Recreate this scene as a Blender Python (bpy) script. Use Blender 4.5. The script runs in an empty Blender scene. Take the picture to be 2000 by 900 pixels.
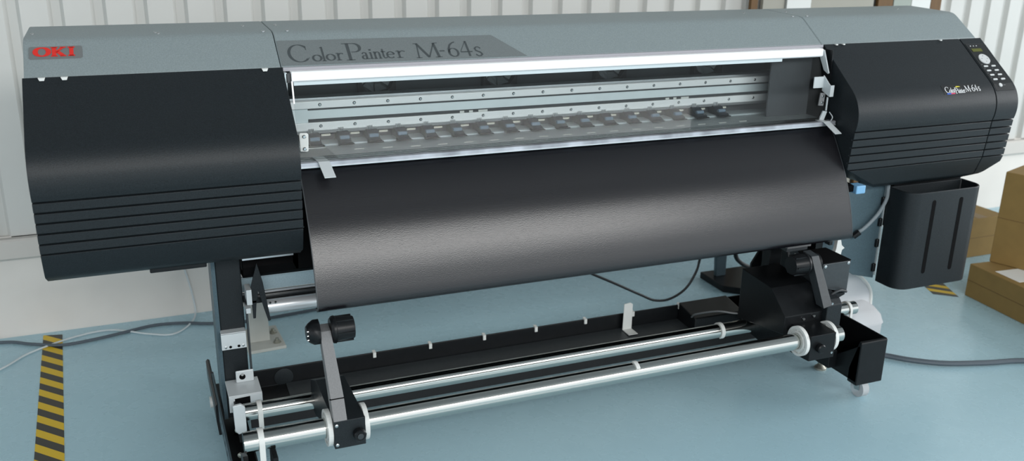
import bpy, bmesh, math, random
from mathutils import Vector, Matrix
random.seed(7)
SC = bpy.context.scene
COL = SC.collection
PI = math.pi

# ------------------------------------------------------------------ materials
MATS = {}
def srgb(c):
    return tuple(((v/255)/12.92 if v/255 <= .04045 else ((v/255+.055)/1.055)**2.4) for v in c)
def mat(name, rgb, rough=.5, metal=0., noise=0., nscale=400., bump=0., bscale=600., spec=.5, coat=0., lin=False, stretch=None, blotch=0.):
    m = bpy.data.materials.new(name); m.use_nodes = True
    nt = m.node_tree; b = nt.nodes['Principled BSDF']
    c = rgb if lin else srgb(rgb)
    b.inputs['Base Color'].default_value = (*c, 1)
    b.inputs['Roughness'].default_value = rough
    b.inputs['Metallic'].default_value = metal
    b.inputs['Specular IOR Level'].default_value = spec
    b.inputs['Coat Weight'].default_value = coat
    tc = nt.nodes.new('ShaderNodeTexCoord')
    src = tc.outputs['Object']
    if stretch:
        mp = nt.nodes.new('ShaderNodeMapping'); mp.inputs['Scale'].default_value = stretch
        nt.links.new(src, mp.inputs[0]); src = mp.outputs[0]
    last = None
    for amt, sc_, det in ((noise, nscale, 2.), (blotch, 3.5, 4.)):
        if amt:
            n = nt.nodes.new('ShaderNodeTexNoise'); n.inputs['Scale'].default_value = sc_; n.inputs['Detail'].default_value = det
            nt.links.new(src, n.inputs['Vector'])
            r = nt.nodes.new('ShaderNodeMapRange'); r.inputs['From Min'].default_value = .25; r.inputs['From Max'].default_value = .75
            r.inputs['To Min'].default_value = 1-amt; r.inputs['To Max'].default_value = 1+amt
            nt.links.new(n.outputs['Fac'], r.inputs['Value'])
            mx = nt.nodes.new('ShaderNodeMix'); mx.data_type = 'RGBA'; mx.blend_type = 'MULTIPLY'; mx.inputs['Factor'].default_value = 1
            if last is None: mx.inputs['A'].default_value = (*c, 1)
            else: nt.links.new(last, mx.inputs['A'])
            nt.links.new(r.outputs[0], mx.inputs['B']); last = mx.outputs['Result']
    if last is not None: nt.links.new(last, b.inputs['Base Color'])
    if bump:
        n = nt.nodes.new('ShaderNodeTexNoise'); n.inputs['Scale'].default_value = bscale; n.inputs['Detail'].default_value = 1
        nt.links.new(src, n.inputs['Vector'])
        bp = nt.nodes.new('ShaderNodeBump'); bp.inputs['Strength'].default_value = bump; bp.inputs['Distance'].default_value = .001
        nt.links.new(n.outputs['Fac'], bp.inputs['Height']); nt.links.new(bp.outputs[0], b.inputs['Normal'])
    MATS[name] = m
    return m
mat('hood_grey', (124,135,137), .55, noise=.16, nscale=350, bump=.15)
mat('plate_grey', (104,111,112), .5, noise=.12, nscale=350)
mat('black_plastic', (27,32,35), .45, noise=.35, nscale=380, bump=.35, bscale=450, spec=.26)
mat('black_gap', (6,6,7), .7, spec=.08)
mat('black_steel', (17,19,21), .34, noise=.2, nscale=60, spec=.25)
mat('dark_steel', (46,51,54), .45, noise=.15, nscale=80)
mat('apron_black', (15,15,19), .27, metal=.0, noise=.35, nscale=500, bump=.25, bscale=420, spec=.6)
mat('panel_grey', (68,86,94), .42, metal=.2, noise=.15, nscale=300)
mat('arm_grey', (112,113,114), .5, noise=.1, nscale=300)
mat('alu', (205,208,210), .34, metal=.85, noise=.05, nscale=40, stretch=(1,20,20))
mat('alu_soft', (190,200,203), .5, metal=.55, noise=.05, nscale=40, stretch=(1,20,20))
mat('alu_worn', (175,176,182), .38, metal=.7, noise=.4, nscale=9, stretch=(2,1,1))
mat('platen', (140,148,150), .42, metal=.25, noise=.14, nscale=30)
mat('white_bar', (238,239,240), .35, spec=.6)
mat('chrome', (205,205,200), .13, metal=1.)
mat('screw', (190,192,192), .25, metal=1.)
mat('white_plastic', (205,207,204), .45)
mat('white_metal', (190,196,198), .4, metal=.1)
mat('slot_dark', (60,62,64), .5)
mat('fan_black', (14,16,17), .4)
mat('fan_blade', (150,158,160), .5)
mat('back_grey', (92,100,102), .45, metal=.2, noise=.12, nscale=8)
mat('carriage_panel', (64,68,72), .55, noise=.3, nscale=350)
mat('roller_blue', (110,130,148), .45)
mat('roller_block', (26,33,40), .4, noise=.3, nscale=90)
mat('slot_light_pale', (225,222,210), .5)
mat('letter_dark', (62,68,70), .45)
mat('badge_grey', (108,111,111), .45, metal=.1)
mat('red', (205,38,28), .5)
mat('white_ink', (225,228,230), .5)
mat('blue_ink', (40,90,190), .5)
mat('magenta_ink', (190,50,90), .5)
mat('yellow_ink', (215,205,60), .5)
mat('lcd', (84,88,30), .35)
mat('button', (205,208,208), .4)
mat('dial', (196,198,198), .4)
mat('blue_clip', (112,160,196), .4)
mat('concrete_white', (178,180,174), .75, noise=.06, nscale=25)
mat('bolt', (165,165,155), .4, metal=.8)
mat('cardboard', (134,108,60), .85, noise=.06, nscale=18)
mat('cardboard_tape', (122,96,54), .5)
mat('paper', (222,222,218), .7)
mat('cable_black', (28,32,35), .5)
mat('cable_grey', (72,82,90), .55)
mat('cable_white', (190,198,200), .6)
mat('wood', (98,70,36), .7, noise=.2, nscale=9, stretch=(6,6,1))
mat('wall_low', (212,208,202), .8, noise=.03, nscale=5, blotch=.05)
mat('wall_sheet', (192,192,188), .55, noise=.02, nscale=5)
mat('ledge', (192,188,182), .7)
mat('unseen_ceiling', (120,122,124), .8)
mat('light_panel', (150,170,178), .45, noise=.08, nscale=200)
mat('blade_light', (190,196,196), .5)
mat('green_grey', (142,150,142), .6)
mat('trim_grey', (150,150,156), .45)
mat('rail_white', (240,242,243), .38, metal=.15, noise=.03, nscale=40, stretch=(1,20,20))
mat('mid_panel', (218,228,231), .45, metal=.1, noise=.03, nscale=30)
mat('core_silver', (222,224,226), .3, metal=.55)
mat('wood_grey', (150,148,138), .7, noise=.03, nscale=5)
mat('rubber', (20,21,22), .7)

def floor_material():
    m = bpy.data.materials.new('epoxy_floor'); m.use_nodes = True; nt = m.node_tree; b = nt.nodes['Principled BSDF']
    tc = nt.nodes.new('ShaderNodeTexCoord')
    n = nt.nodes.new('ShaderNodeTexNoise'); n.inputs['Scale'].default_value = 1.1; n.inputs['Detail'].default_value = 5
    nt.links.new(tc.outputs['Object'], n.inputs['Vector'])
    r = nt.nodes.new('ShaderNodeValToRGB')
    r.color_ramp.elements[0].position = .3; r.color_ramp.elements[0].color = (*srgb((156,188,199)), 1)
    r.color_ramp.elements[1].position = .7; r.color_ramp.elements[1].color = (*srgb((164,196,206)), 1)
    nt.links.new(n.outputs['Fac'], r.inputs['Fac'])
    n2 = nt.nodes.new('ShaderNodeTexNoise'); n2.inputs['Scale'].default_value = 14; n2.inputs['Detail'].default_value = 6
    nt.links.new(tc.outputs['Object'], n2.inputs['Vector'])
    r2 = nt.nodes.new('ShaderNodeMapRange'); r2.inputs['From Min'].default_value = .3; r2.inputs['From Max'].default_value = .7
    r2.inputs['To Min'].default_value = .22; r2.inputs['To Max'].default_value = .34
    nt.links.new(n2.outputs['Fac'], r2.inputs['Value'])
    # thin scuffs
    vo = nt.nodes.new('ShaderNodeTexNoise'); vo.inputs['Scale'].default_value = 26; vo.inputs['Detail'].default_value = 8; vo.inputs['Roughness'].default_value = .75
    nt.links.new(tc.outputs['Object'], vo.inputs['Vector'])
    r3 = nt.nodes.new('ShaderNodeMapRange'); r3.inputs['From Min'].default_value = .70; r3.inputs['From Max'].default_value = .76
    r3.inputs['To Min'].default_value = 1; r3.inputs['To Max'].default_value = .86
    nt.links.new(vo.outputs['Fac'], r3.inputs['Value'])
    mx = nt.nodes.new('ShaderNodeMix'); mx.data_type = 'RGBA'; mx.blend_type = 'MULTIPLY'; mx.inputs['Factor'].default_value = 1
    nt.links.new(r.outputs[0], mx.inputs['A']); nt.links.new(r3.outputs[0], mx.inputs['B'])
    nt.links.new(mx.outputs['Result'], b.inputs['Base Color']); nt.links.new(r2.outputs[0], b.inputs['Roughness'])
    b.inputs['Specular IOR Level'].default_value = .5
    MATS['floor'] = m
floor_material()
def glass_material(name, tint, rough=.0, alpha=.08, body=(220,225,228)):
    # thin clear sheet: mostly see-through with a glossy surface
    m = bpy.data.materials.new(name); m.use_nodes = True; nt = m.node_tree
    for n in list(nt.nodes): nt.nodes.remove(n)
    o = nt.nodes.new('ShaderNodeOutputMaterial'); t = nt.nodes.new('ShaderNodeBsdfTransparent'); t.inputs[0].default_value = (*tint, 1)
    g = nt.nodes.new('ShaderNodeBsdfGlossy'); g.inputs['Roughness'].default_value = rough; g.inputs[0].default_value = (.09,.09,.09,1)
    fr = nt.nodes.new('ShaderNodeFresnel'); fr.inputs[0].default_value = 1.45
    m1 = nt.nodes.new('ShaderNodeMixShader'); nt.links.new(fr.outputs[0], m1.inputs[0]); nt.links.new(t.outputs[0], m1.inputs[1]); nt.links.new(g.outputs[0], m1.inputs[2])
    d = nt.nodes.new('ShaderNodeBsdfDiffuse'); d.inputs[0].default_value = (*srgb(body), 1)
    m2 = nt.nodes.new('ShaderNodeMixShader'); m2.inputs[0].default_value = alpha
    nt.links.new(m1.outputs[0], m2.inputs[1]); nt.links.new(d.outputs[0], m2.inputs[2]); nt.links.new(m2.outputs[0], o.inputs[0])
    MATS[name] = m
glass_material('clear_sheet', (.93,.95,.95), .02, .012)
glass_material('clear_hose', (.8,.82,.84), .1, .45, (170,180,185))
glass_material('jug_plastic', (.80,.83,.85), .25, .62, (226,229,232))
glass_material('clear_wheel', (.85,.88,.9), .1, .5)
def hazard_material():
    m = bpy.data.materials.new('hazard_tape'); m.use_nodes = True; nt = m.node_tree; b = nt.nodes['Principled BSDF']
    tc = nt.nodes.new('ShaderNodeTexCoord'); sp = nt.nodes.new('ShaderNodeSeparateXYZ'); nt.links.new(tc.outputs['Object'], sp.inputs[0])
    mu = nt.nodes.new('ShaderNodeMath'); mu.operation = 'MULTIPLY'; mu.inputs[1].default_value = 1.05; nt.links.new(sp.outputs[0], mu.inputs[0])
    ad = nt.nodes.new('ShaderNodeMath'); ad.operation = 'ADD'; nt.links.new(sp.outputs[1], ad.inputs[0]); nt.links.new(mu.outputs[0], ad.inputs[1])
    dv = nt.nodes.new('ShaderNodeMath'); dv.operation = 'DIVIDE'; dv.inputs[1].default_value = .0905; nt.links.new(ad.outputs[0], dv.inputs[0])
    fr = nt.nodes.new('ShaderNodeMath'); fr.operation = 'FRACT'; nt.links.new(dv.outputs[0], fr.inputs[0])
    gt = nt.nodes.new('ShaderNodeMath'); gt.operation = 'GREATER_THAN'; gt.inputs[1].default_value = .5; nt.links.new(fr.outputs[0], gt.inputs[0])
    mx = nt.nodes.new('ShaderNodeMix'); mx.data_type = 'RGBA'
    mx.inputs['A'].default_value = (*srgb((52,50,44)), 1); mx.inputs['B'].default_value = (*srgb((204,170,24)), 1)
    nt.links.new(gt.outputs[0], mx.inputs['Factor']); nt.links.new(mx.outputs['Result'], b.inputs['Base Color'])
    b.inputs['Roughness'].default_value = .45
    MATS['hazard'] = m
hazard_material()

# ------------------------------------------------------------------ mesh builder
class MB:
    def __init__(s): s.v = []; s.f = []; s.sm = []
    def add(s, vs, fs, smooth=False):
        o = len(s.v); s.v += [Vector(v) for v in vs]
        for f in fs: s.f.append([i+o for i in f]); s.sm.append(smooth)
        return s
    def box(s, x0, x1, y0, y1, z0, z1):
        vs = [(x,y,z) for x in (x0,x1) for y in (y0,y1) for z in (z0,z1)]
        return s.add(vs, [(0,1,3,2),(4,6,7,5),(0,4,5,1),(2,3,7,6),(0,2,6,4),(1,5,7,3)])
    def prism(s, pts, a0, a1, axis='x', smooth=False):
        # pts: closed outline in the plane normal to axis (x: (y,z), y: (x,z), z: (x,y))
        def P(p, a):
            return {'x': (a,p[0],p[1]), 'y': (p[0],a,p[1]), 'z': (p[0],p[1],a)}[axis]
        n = len(pts)
        vs = [P(p,a0) for p in pts]+[P(p,a1) for p in pts]
        o = len(s.v); s.add(vs, [list(range(n))[::-1], [n+i for i in range(n)]])
        s.add(vs, [(i,(i+1)%n,n+(i+1)%n,n+i) for i in range(n)], smooth) if False else None
        for i in range(n):
            s.f.append([o+i,o+(i+1)%n,o+n+(i+1)%n,o+n+i]); s.sm.append(smooth)
        return s
    def cyl(s, p0, p1, r0, r1=None, n=24, cap=True, ph=0.):
        p0 = Vector(p0); p1 = Vector(p1); r1 = r0 if r1 is None else r1
        d = (p1-p0).normalized(); a = d.orthogonal().normalized(); b = d.cross(a)
        ring = lambda p, r: [p+(a*math.cos(t)+b*math.sin(t))*r for t in (ph+2*PI*i/n for i in range(n))]
        o = len(s.v); s.v += ring(p0,r0)+ring(p1,r1)
        for i in range(n): s.f.append([o+i,o+(i+1)%n,o+n+(i+1)%n,o+n+i]); s.sm.append(True)
        if cap:
            s.f.append([o+i for i in range(n)][::-1]); s.sm.append(False)
            s.f.append([o+n+i for i in range(n)]); s.sm.append(False)
        return s
    def lathe(s, p0, axis, prof, n=28):
        # prof: list of (distance along axis, radius)
        d = Vector(axis).normalized(); p0 = Vector(p0); a = d.orthogonal().normalized(); b = d.cross(a)
        o = len(s.v)
        for t_, r in prof:
            s.v += [p0+d*t_+(a*math.cos(2*PI*i/n)+b*math.sin(2*PI*i/n))*r for i in range(n)]
        for k in range(len(prof)-1):
            for i in range(n):
                s.f.append([o+k*n+i,o+k*n+(i+1)%n,o+(k+1)*n+(i+1)%n,o+(k+1)*n+i]); s.sm.append(True)
        s.f.append([o+i for i in range(n)][::-1]); s.sm.append(False)
        s.f.append([o+(len(prof)-1)*n+i for i in range(n)]); s.sm.append(False)
        return s
    def ring(s, c, axis, ri, ro, w, n=32, a0=0., a1=2*PI):
        # flat ring (or open split ring) of rectangular section
        d = Vector(axis).normalized(); c = Vector(c)
        a = Vector((0,0,1)) if abs(d.z) < .9 else Vector((1,0,0)); a = (a-d*a.dot(d)).normalized(); b = d.cross(a)
        full = abs(a1-a0-2*PI) < 1e-6; m = n if full else n+1
        o = len(s.v)
        for i in range(m):
            t = a0+(a1-a0)*i/n; u = a*math.cos(t)+b*math.sin(t)
            for r, q in ((ri,-w/2),(ro,-w/2),(ro,w/2),(ri,w/2)): s.v.append(c+u*r+d*q)
        for i in range(n):
            j = (i+1) % m
            for k in range(4):
                s.f.append([o+4*i+k,o+4*i+(k+1)%4,o+4*j+(k+1)%4,o+4*j+k]); s.sm.append(False)
        if not full:
            s.f.append([o,o+1,o+2,o+3]); s.sm.append(False); q = o+4*(m-1); s.f.append([q+3,q+2,q+1,q]); s.sm.append(False)
        return s
    def tube(s, pts, r, n=10, sub=8):
        P = spline(pts, sub); k = len(P); o = len(s.v); prev = None
        for i, p in enumerate(P):
            d = (P[min(i+1,k-1)]-P[max(i-1,0)]).normalized()
            a = d.orthogonal().normalized() if prev is None else (prev-d*prev.dot(d)).normalized()
            prev = a; b = d.cross(a)
            s.v += [p+(a*math.cos(2*PI*j/n)+b*math.sin(2*PI*j/n))*r for j in range(n)]
        for i in range(k-1):
            for j in range(n):
                s.f.append([o+i*n+j,o+i*n+(j+1)%n,o+(i+1)*n+(j+1)%n,o+(i+1)*n+j]); s.sm.append(True)
        s.f.append([o+j for j in range(n)][::-1]); s.sm.append(False)
        s.f.append([o+(k-1)*n+j for j in range(n)]); s.sm.append(False)
        return s
    def sheet(s, prof, x0, x1, th, smooth=True, nx=1):
        # open profile in YZ swept along x, given thickness th behind it
        P = [Vector((0,p[0],p[1])) for p in prof]; k = len(P); N = []
        for i in range(k):
            d = (P[min(i+1,k-1)]-P[max(i-1,0)]).normalized(); N.append(Vector((0,-d.z,d.y)))
        out = [(p.y,p.z) for p in P]+[((p+n*th).y,(p+n*th).z) for p,n in zip(P,N)][::-1]
        return s.prism(out, x0, x1, 'x', smooth)
def spline(pts, sub=8):
    P = [Vector(p) for p in pts]
    if len(P) < 3: return P
    Q = [P[0]*2-P[1]]+P+[P[-1]*2-P[-2]]; out = []
    for i in range(1, len(Q)-2):
        p0,p1,p2,p3 = Q[i-1:i+3]
        for j in range(sub):
            t = j/sub
            out.append(.5*((2*p1)+(p2-p0)*t+(2*p0-5*p1+4*p2-p3)*t*t+(3*p1-p0-3*p2+p3)*t**3))
    out.append(P[-1]); return out
def smooth2(pts, sub=6):
    return [(p.x,p.y) for p in spline([(a,b,0) for a,b in pts], sub)]

ORG = {}
def obj(name, mb, m, parent=None, bevel=0., seg=2, sharp=35, org=None, cut=None):
    me = bpy.data.meshes.new(name)
    L = Vector(org) if org is not None else (ORG.get(parent.name, Vector((0,0,0))) if parent else Vector((0,0,0)))
    bm = bmesh.new()
    vs = [bm.verts.new(v-L) for v in mb.v]
    for f, sm in zip(mb.f, mb.sm):
        try: fc = bm.faces.new([vs[i] for i in f]); fc.smooth = sm
        except ValueError: pass
    if cut:
        for co, no in cut:
            bmesh.ops.bisect_plane(bm, geom=bm.verts[:]+bm.edges[:]+bm.faces[:], plane_co=Vector(co)-L, plane_no=no, clear_outer=True)
            ed = [e for e in bm.edges if e.is_boundary]
            if ed: bmesh.ops.holes_fill(bm, edges=ed, sides=0)
    bmesh.ops.recalc_face_normals(bm, faces=bm.faces[:])
    bm.to_mesh(me); bm.free()
    me.materials.append(MATS[m])
    if any(mb.sm): me.set_sharp_from_angle(angle=math.radians(sharp))
    o = bpy.data.objects.new(name, me); COL.objects.link(o)
    if bevel:
        b = o.modifiers.new('bevel','BEVEL'); b.width = bevel; b.segments = seg; b.limit_method = 'ANGLE'; b.angle_limit = math.radians(40)
    if parent: o.parent = parent
    else: o.location = L
    ORG[o.name] = L
    return o
def thing(name, label, cat, loc=(0,0,0), group=None):
    o = bpy.data.objects.new(name, None); COL.objects.link(o); o.location = loc; o.empty_display_size = .05
    o['label'] = label; o['category'] = cat
    if group: o['group'] = group
    ORG[o.name] = Vector(loc)
    return o
def tag(o, label, cat, group=None):
    o['label'] = label; o['category'] = cat
    if group: o['group'] = group
    return o
def struct(o): o['kind'] = 'structure'; return o
def dup(o, dx=(0,0,0), parent=None):
    # copy of a part (and its sub-parts) moved by dx
    c = o.copy(); COL.objects.link(c); c.parent = parent or o.parent; c.location = o.location+Vector(dx); ORG[c.name] = ORG[o.name]
    for ch in list(o.children):
        d = ch.copy(); COL.objects.link(d); d.parent = c; ORG[d.name] = ORG[ch.name]
    return c

# ------------------------------------------------------------------ the setting
struct(obj('floor', MB().add([(-5,-7,0),(9,-7,0),(9,1.5,0),(-5,1.5,0)], [(0,1,2,3)]), 'floor'))
WY = 1.19
# smooth lower wall, ledge and ribbed sheet above
w = MB().box(-5,9,WY,WY+.15,0,.40); lw = struct(obj('wall_back', w, 'wall_low'))
struct(obj('trim_1', MB().prism([(WY-.035,.325),(WY-.035,.39),(WY-.028,.397),(WY+.0,.397),(WY+.0,.318),(WY-.028,.318)], -5, 9), 'ledge'))
pts = []; x = -5.; per = .1385; k0 = math.floor((-5)/per)
k = k0
while k*per < 9:
    a = k*per-.002
    pts += [(a,WY),(a+.012,WY+.020),(a+.040,WY+.020),(a+.052,WY)]; k += 1
sheet_v = []
mbw = MB()
for (xa,ya) in pts: sheet_v += [(xa,ya,.397),(xa,ya,3.4)]
mbw.add(sheet_v, [(2*i,2*i+2,2*i+3,2*i+1) for i in range(len(pts)-1)])
sh = struct(obj('wall_back_sheet', mbw, 'wall_sheet'))
sh.name = 'wall_rear'

struct(obj('unseen_ceiling', MB().box(-8,12,-7,1.5,4.4,4.5), 'unseen_ceiling'))  # out of view, added to keep world light from coming in overhead
# ------------------------------------------------------------------ printer
XL, XR, XS, XT = .617, 2.396, 2.9985, 3.10
PR = thing('large_format_printer', 'very wide black and grey large format printer with curved black paper guide, filling the picture', 'printer', (1.5,.10,.62))
# cross sections (y,z)
hood_front, hood_fold = (.0086,1.16), (.1218,1.2373)
hood_prof = [(.0086,1.150),(.0086,1.160),(.105,1.2258),(.115,1.232),(.126,1.2368),(.142,1.2393),(.333,1.2445),(.360,1.243),(.368,1.232),(.368,1.150)]
cover_line = [(.006,1.160)]+smooth2([(-.030,1.1325),(-.085,1.0885),(-.128,1.055),(-.163,1.0265),(-.184,1.001),(-.1965,.972),(-.2,.945),(-.198,.922),(-.1935,.905)], 5)
grooves = [.902,.8755,.849,.8226,.7962,.770]
def face_y(z):
    if z > .77: return -.1935+(.905-z)*(.0135/.135)
    return -.18+(.77-z)*(.022/.062)
front = list(cover_line[:-1])
gd = .009
for g in grooves:
    front += [(face_y(g+.0022),g+.0022),(face_y(g)+gd,g+.0012),(face_y(g)+gd,g-.0012),(face_y(g-.0022),g-.0022)]
front += [(-.158,.708),(-.150,.700),(-.105,.677)]
cover_prof = front+[(.368,.677),(.368,1.150),(.010,1.150)]

hl = obj('hood_panel', MB().prism(hood_prof, .004, .6125, 'x', True), 'hood_grey', PR, .002, sharp=40)
hc = obj('hood_panel', MB().prism(hood_prof, .6145, 2.3885, 'x', True), 'hood_grey', PR, .002, sharp=40)
hr = obj('hood_panel', MB().prism(hood_prof, 2.3905, 3.082, 'x', True), 'hood_grey', PR, .004, sharp=40)
def hood_pt(x, s, off=0.):
    d = Vector((0,.1132,.0773)).normalized(); n = Vector((0,-d.z,d.y))
    return Vector((x,.0086,1.16))+d*s+n*off
# small screws on the hood top and corners
sc0 = None
for h, (sx, sy) in [(hl,(.02,.20)),(hl,(.315,.17)),(hl,(.322,.15)),(hl,(.55,.25)),(hl,(.59,.135)),(hc,(.64,.25)),(hc,(.655,.135)),(hc,(2.24,.25)),(hc,(2.36,.135)),(hr,(2.42,.135)),(hr,(2.32+.1,.25)),(hr,(2.93,.25))]:
    z = 1.2393+(sy-.142)*(.0052/.191) if sy > .142 else 1.2393
    m_ = MB().lathe((sx,sy,z-.001), (0,0,1), [(0,.0045),(.002,.0045),(.0035,.003)], 12)
    obj('screw', m_, 'screw', h)
# white tabs under the left hood edge
for x0 in (.035,.085,.562):
    obj('hood_tab', MB().prism([(x0,1.1600),(x0+.016,1.1600),(x0+.013,1.1530),(x0+.003,1.1530)],-.0065,.0062,'y'), 'white_plastic', hl)
for x0 in (2.44,2.47,2.90):
    obj('hood_tab', MB().prism([(x0,1.1600),(x0+.009,1.1600),(x0+.008,1.1565),(x0+.001,1.1565)],-.004,.0062,'y'), 'white_plastic', hr)

lc = obj('side_cover', MB().prism(cover_prof, 0, XL, 'x', True), 'black_plastic', PR, .004, sharp=28)
rc = obj('side_cover', MB().prism(cover_prof, XR, XS-.003, 'x', True), 'black_plastic', PR, .0015, sharp=28,
         cut=[((2.400,0,.772),Vector((-.5,0,-1)).normalized())])
cc = obj('control_housing', MB().prism(cover_prof, XS+.001, XT, 'x', True), 'black_plastic', PR, .002, sharp=28,
         cut=[((3.100,0,.745),Vector((.62,0,-1)).normalized()), ((3.088,0,.9),Vector((1,-.35,0)).normalized()) if False else ((3.1,0,.745),Vector((.62,0,-1)).normalized())])
obj('housing_seam', MB().prism([(y+(.006 if y < .0 else 0), z) for y, z in [(-.0,1.15),(-.12,1.055),(-.185,.98),(-.19,.92),(-.17,.72),(-.10,.69),(.3,.69),(.3,1.14)]], XS-.004, XS+.002), 'black_gap', PR)
# foot strip under the left cover
obj('cover_strip', MB().box(.235,.375,-.10,.05,.664,.6785), 'black_steel', lc, .003)

# arc-length lookup on the curved cover, for what is fixed to it
CL = [Vector((0,a,b)) for a, b in cover_line]
def cover_pt(x, s, off=0.):
    acc = 0
    for a, b in zip(CL, CL[1:]):
        l = (b-a).length
        if acc+l >= s or b is CL[-1]:
            d = (b-a)/l; n = Vector((0,d.z,-d.y)); p = a+d*(s-acc)+n*off; return Vector((x,p.y,p.z))
        acc += l
def patch(fn, x0, x1, s0, s1, th, n=4, nx=1, r=0.):
    # thin raised plate following a surface function
    mb = MB(); k = 0
    if r:
        out = []
        for cx, cs, a0 in ((x1-r,s1-r,0),(x0+r,s1-r,90),(x0+r,s0+r,180),(x1-r,s0+r,270)):
            out += [(cx+r*math.cos(math.radians(a0+q*22.5)), cs+r*math.sin(math.radians(a0+q*22.5))) for q in range(5)]
        vs = [fn(a,b,-.0005) for a,b in out]+[fn(a,b,th) for a,b in out]; m = len(out)
        mb.add(vs, [list(range(m)), [m+i for i in range(m)]]+[(i,(i+1)%m,m+(i+1)%m,m+i) for i in range(m)])
        return mb
    vs = []
    for i in range(n+1):
        s = s0+(s1-s0)*i/n
        vs += [fn(x0,s,-.0005),fn(x1,s,-.0005),fn(x1,s,th),fn(x0,s,th)]
    fs = [(0,1,2,3),(4*n+3,4*n+2,4*n+1,4*n)]
    for i in range(n):
        a = 4*i; b = a+4
        fs += [(a+j,a+(j+1)%4,b+(j+1)%4,b+j) for j in range(4)]
    return mb.add(vs, fs)

# ---- control panel
obj('panel_face', patch(cover_pt, XS+.006, XT-.010, .028, .245, .0012, 8), 'fan_black', cc)
obj('display', patch(cover_pt, 3.016, 3.062, .053, .067, .0022, 1), 'lcd', cc)
for i in range(3):
    obj('indicator_light', patch(cover_pt, 3.020+.014*i, 3.0235+.014*i, .0385, .0415, .0022, 1), 'white_ink', cc)
obj('panel_legend', patch(cover_pt, 3.012, 3.070, .0315, .0330, .0016, 1), 'dark_steel', cc)
def disc(fn, x, s, r, h, n=28):
    vs = [fn(x+r*math.cos(2*PI*i/n), s+r*math.sin(2*PI*i/n), 0.) for i in range(n)]+[fn(x+r*.94*math.cos(2*PI*i/n), s+r*.94*math.sin(2*PI*i/n), h) for i in range(n)]
    return MB().add(vs, [list(range(n)), [n+i for i in range(n)]]+[(i,(i+1)%n,n+(i+1)%n,n+i) for i in range(n)])
dl = obj('dial', disc(cover_pt, 3.0425, .1035, .0235, .004), 'dial', cc)
for a in range(4):
    obj('dial_mark', disc(cover_pt, 3.0425+.013*math.cos(a*PI/2), .1035+.013*math.sin(a*PI/2), .0015, .0048, 8), 'slot_dark', dl)
for r in range(4):
    for c in range(2):
        x = 3.016+.036*c; s = .1345+.0205*r
        obj('button', patch(cover_pt, x, x+.019, s, s+.006, .0032, r=.0025), 'button', cc)
        obj('button_legend', patch(cover_pt, x-.004, x+.0, s-.0075, s-.0055, .0017, 1), 'arm_grey', cc)
obj('power_button', disc(cover_pt, 3.034, .2235, .0075, .003, 20), 'dial', cc)
obj('button_legend', patch(cover_pt, 3.046, 3.056, .2235, .2255, .0018, 1), 'arm_grey', cc)

# ------------------------------------------------------------------ lettering: broad-pen strokes
def pen(pts, wmin, wmax, fixed=None):
    # ribbon along pts, thick where the stroke runs upright, thin where it runs level
    out = []
    k = len(pts)
    for i, p in enumerate(pts):
        a = pts[max(i-1,0)]; b = pts[min(i+1,k-1)]; dx, dy = b[0]-a[0], b[1]-a[1]; l = math.hypot(dx,dy) or 1
        w_ = fixed if fixed else wmin+(wmax-wmin)*abs(dy/l)**1.3
        nx, ny = -dy/l*w_/2, dx/l*w_/2
        out.append(((p[0]+nx,p[1]+ny),(p[0]-nx,p[1]-ny)))
    return [(out[i][0],out[i+1][0],out[i+1][1],out[i][1]) for i in range(k-1)]
def arc(cx, cy, rx, ry, a0, a1, n=18):
    return [(cx+rx*math.cos(math.radians(a0+(a1-a0)*i/n)), cy+ry*math.sin(math.radians(a0+(a1-a0)*i/n))) for i in range(n+1)]
def rect(x0,y0,x1,y1): return [((x0,y0),(x1,y0),(x1,y1),(x0,y1))]
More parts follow.
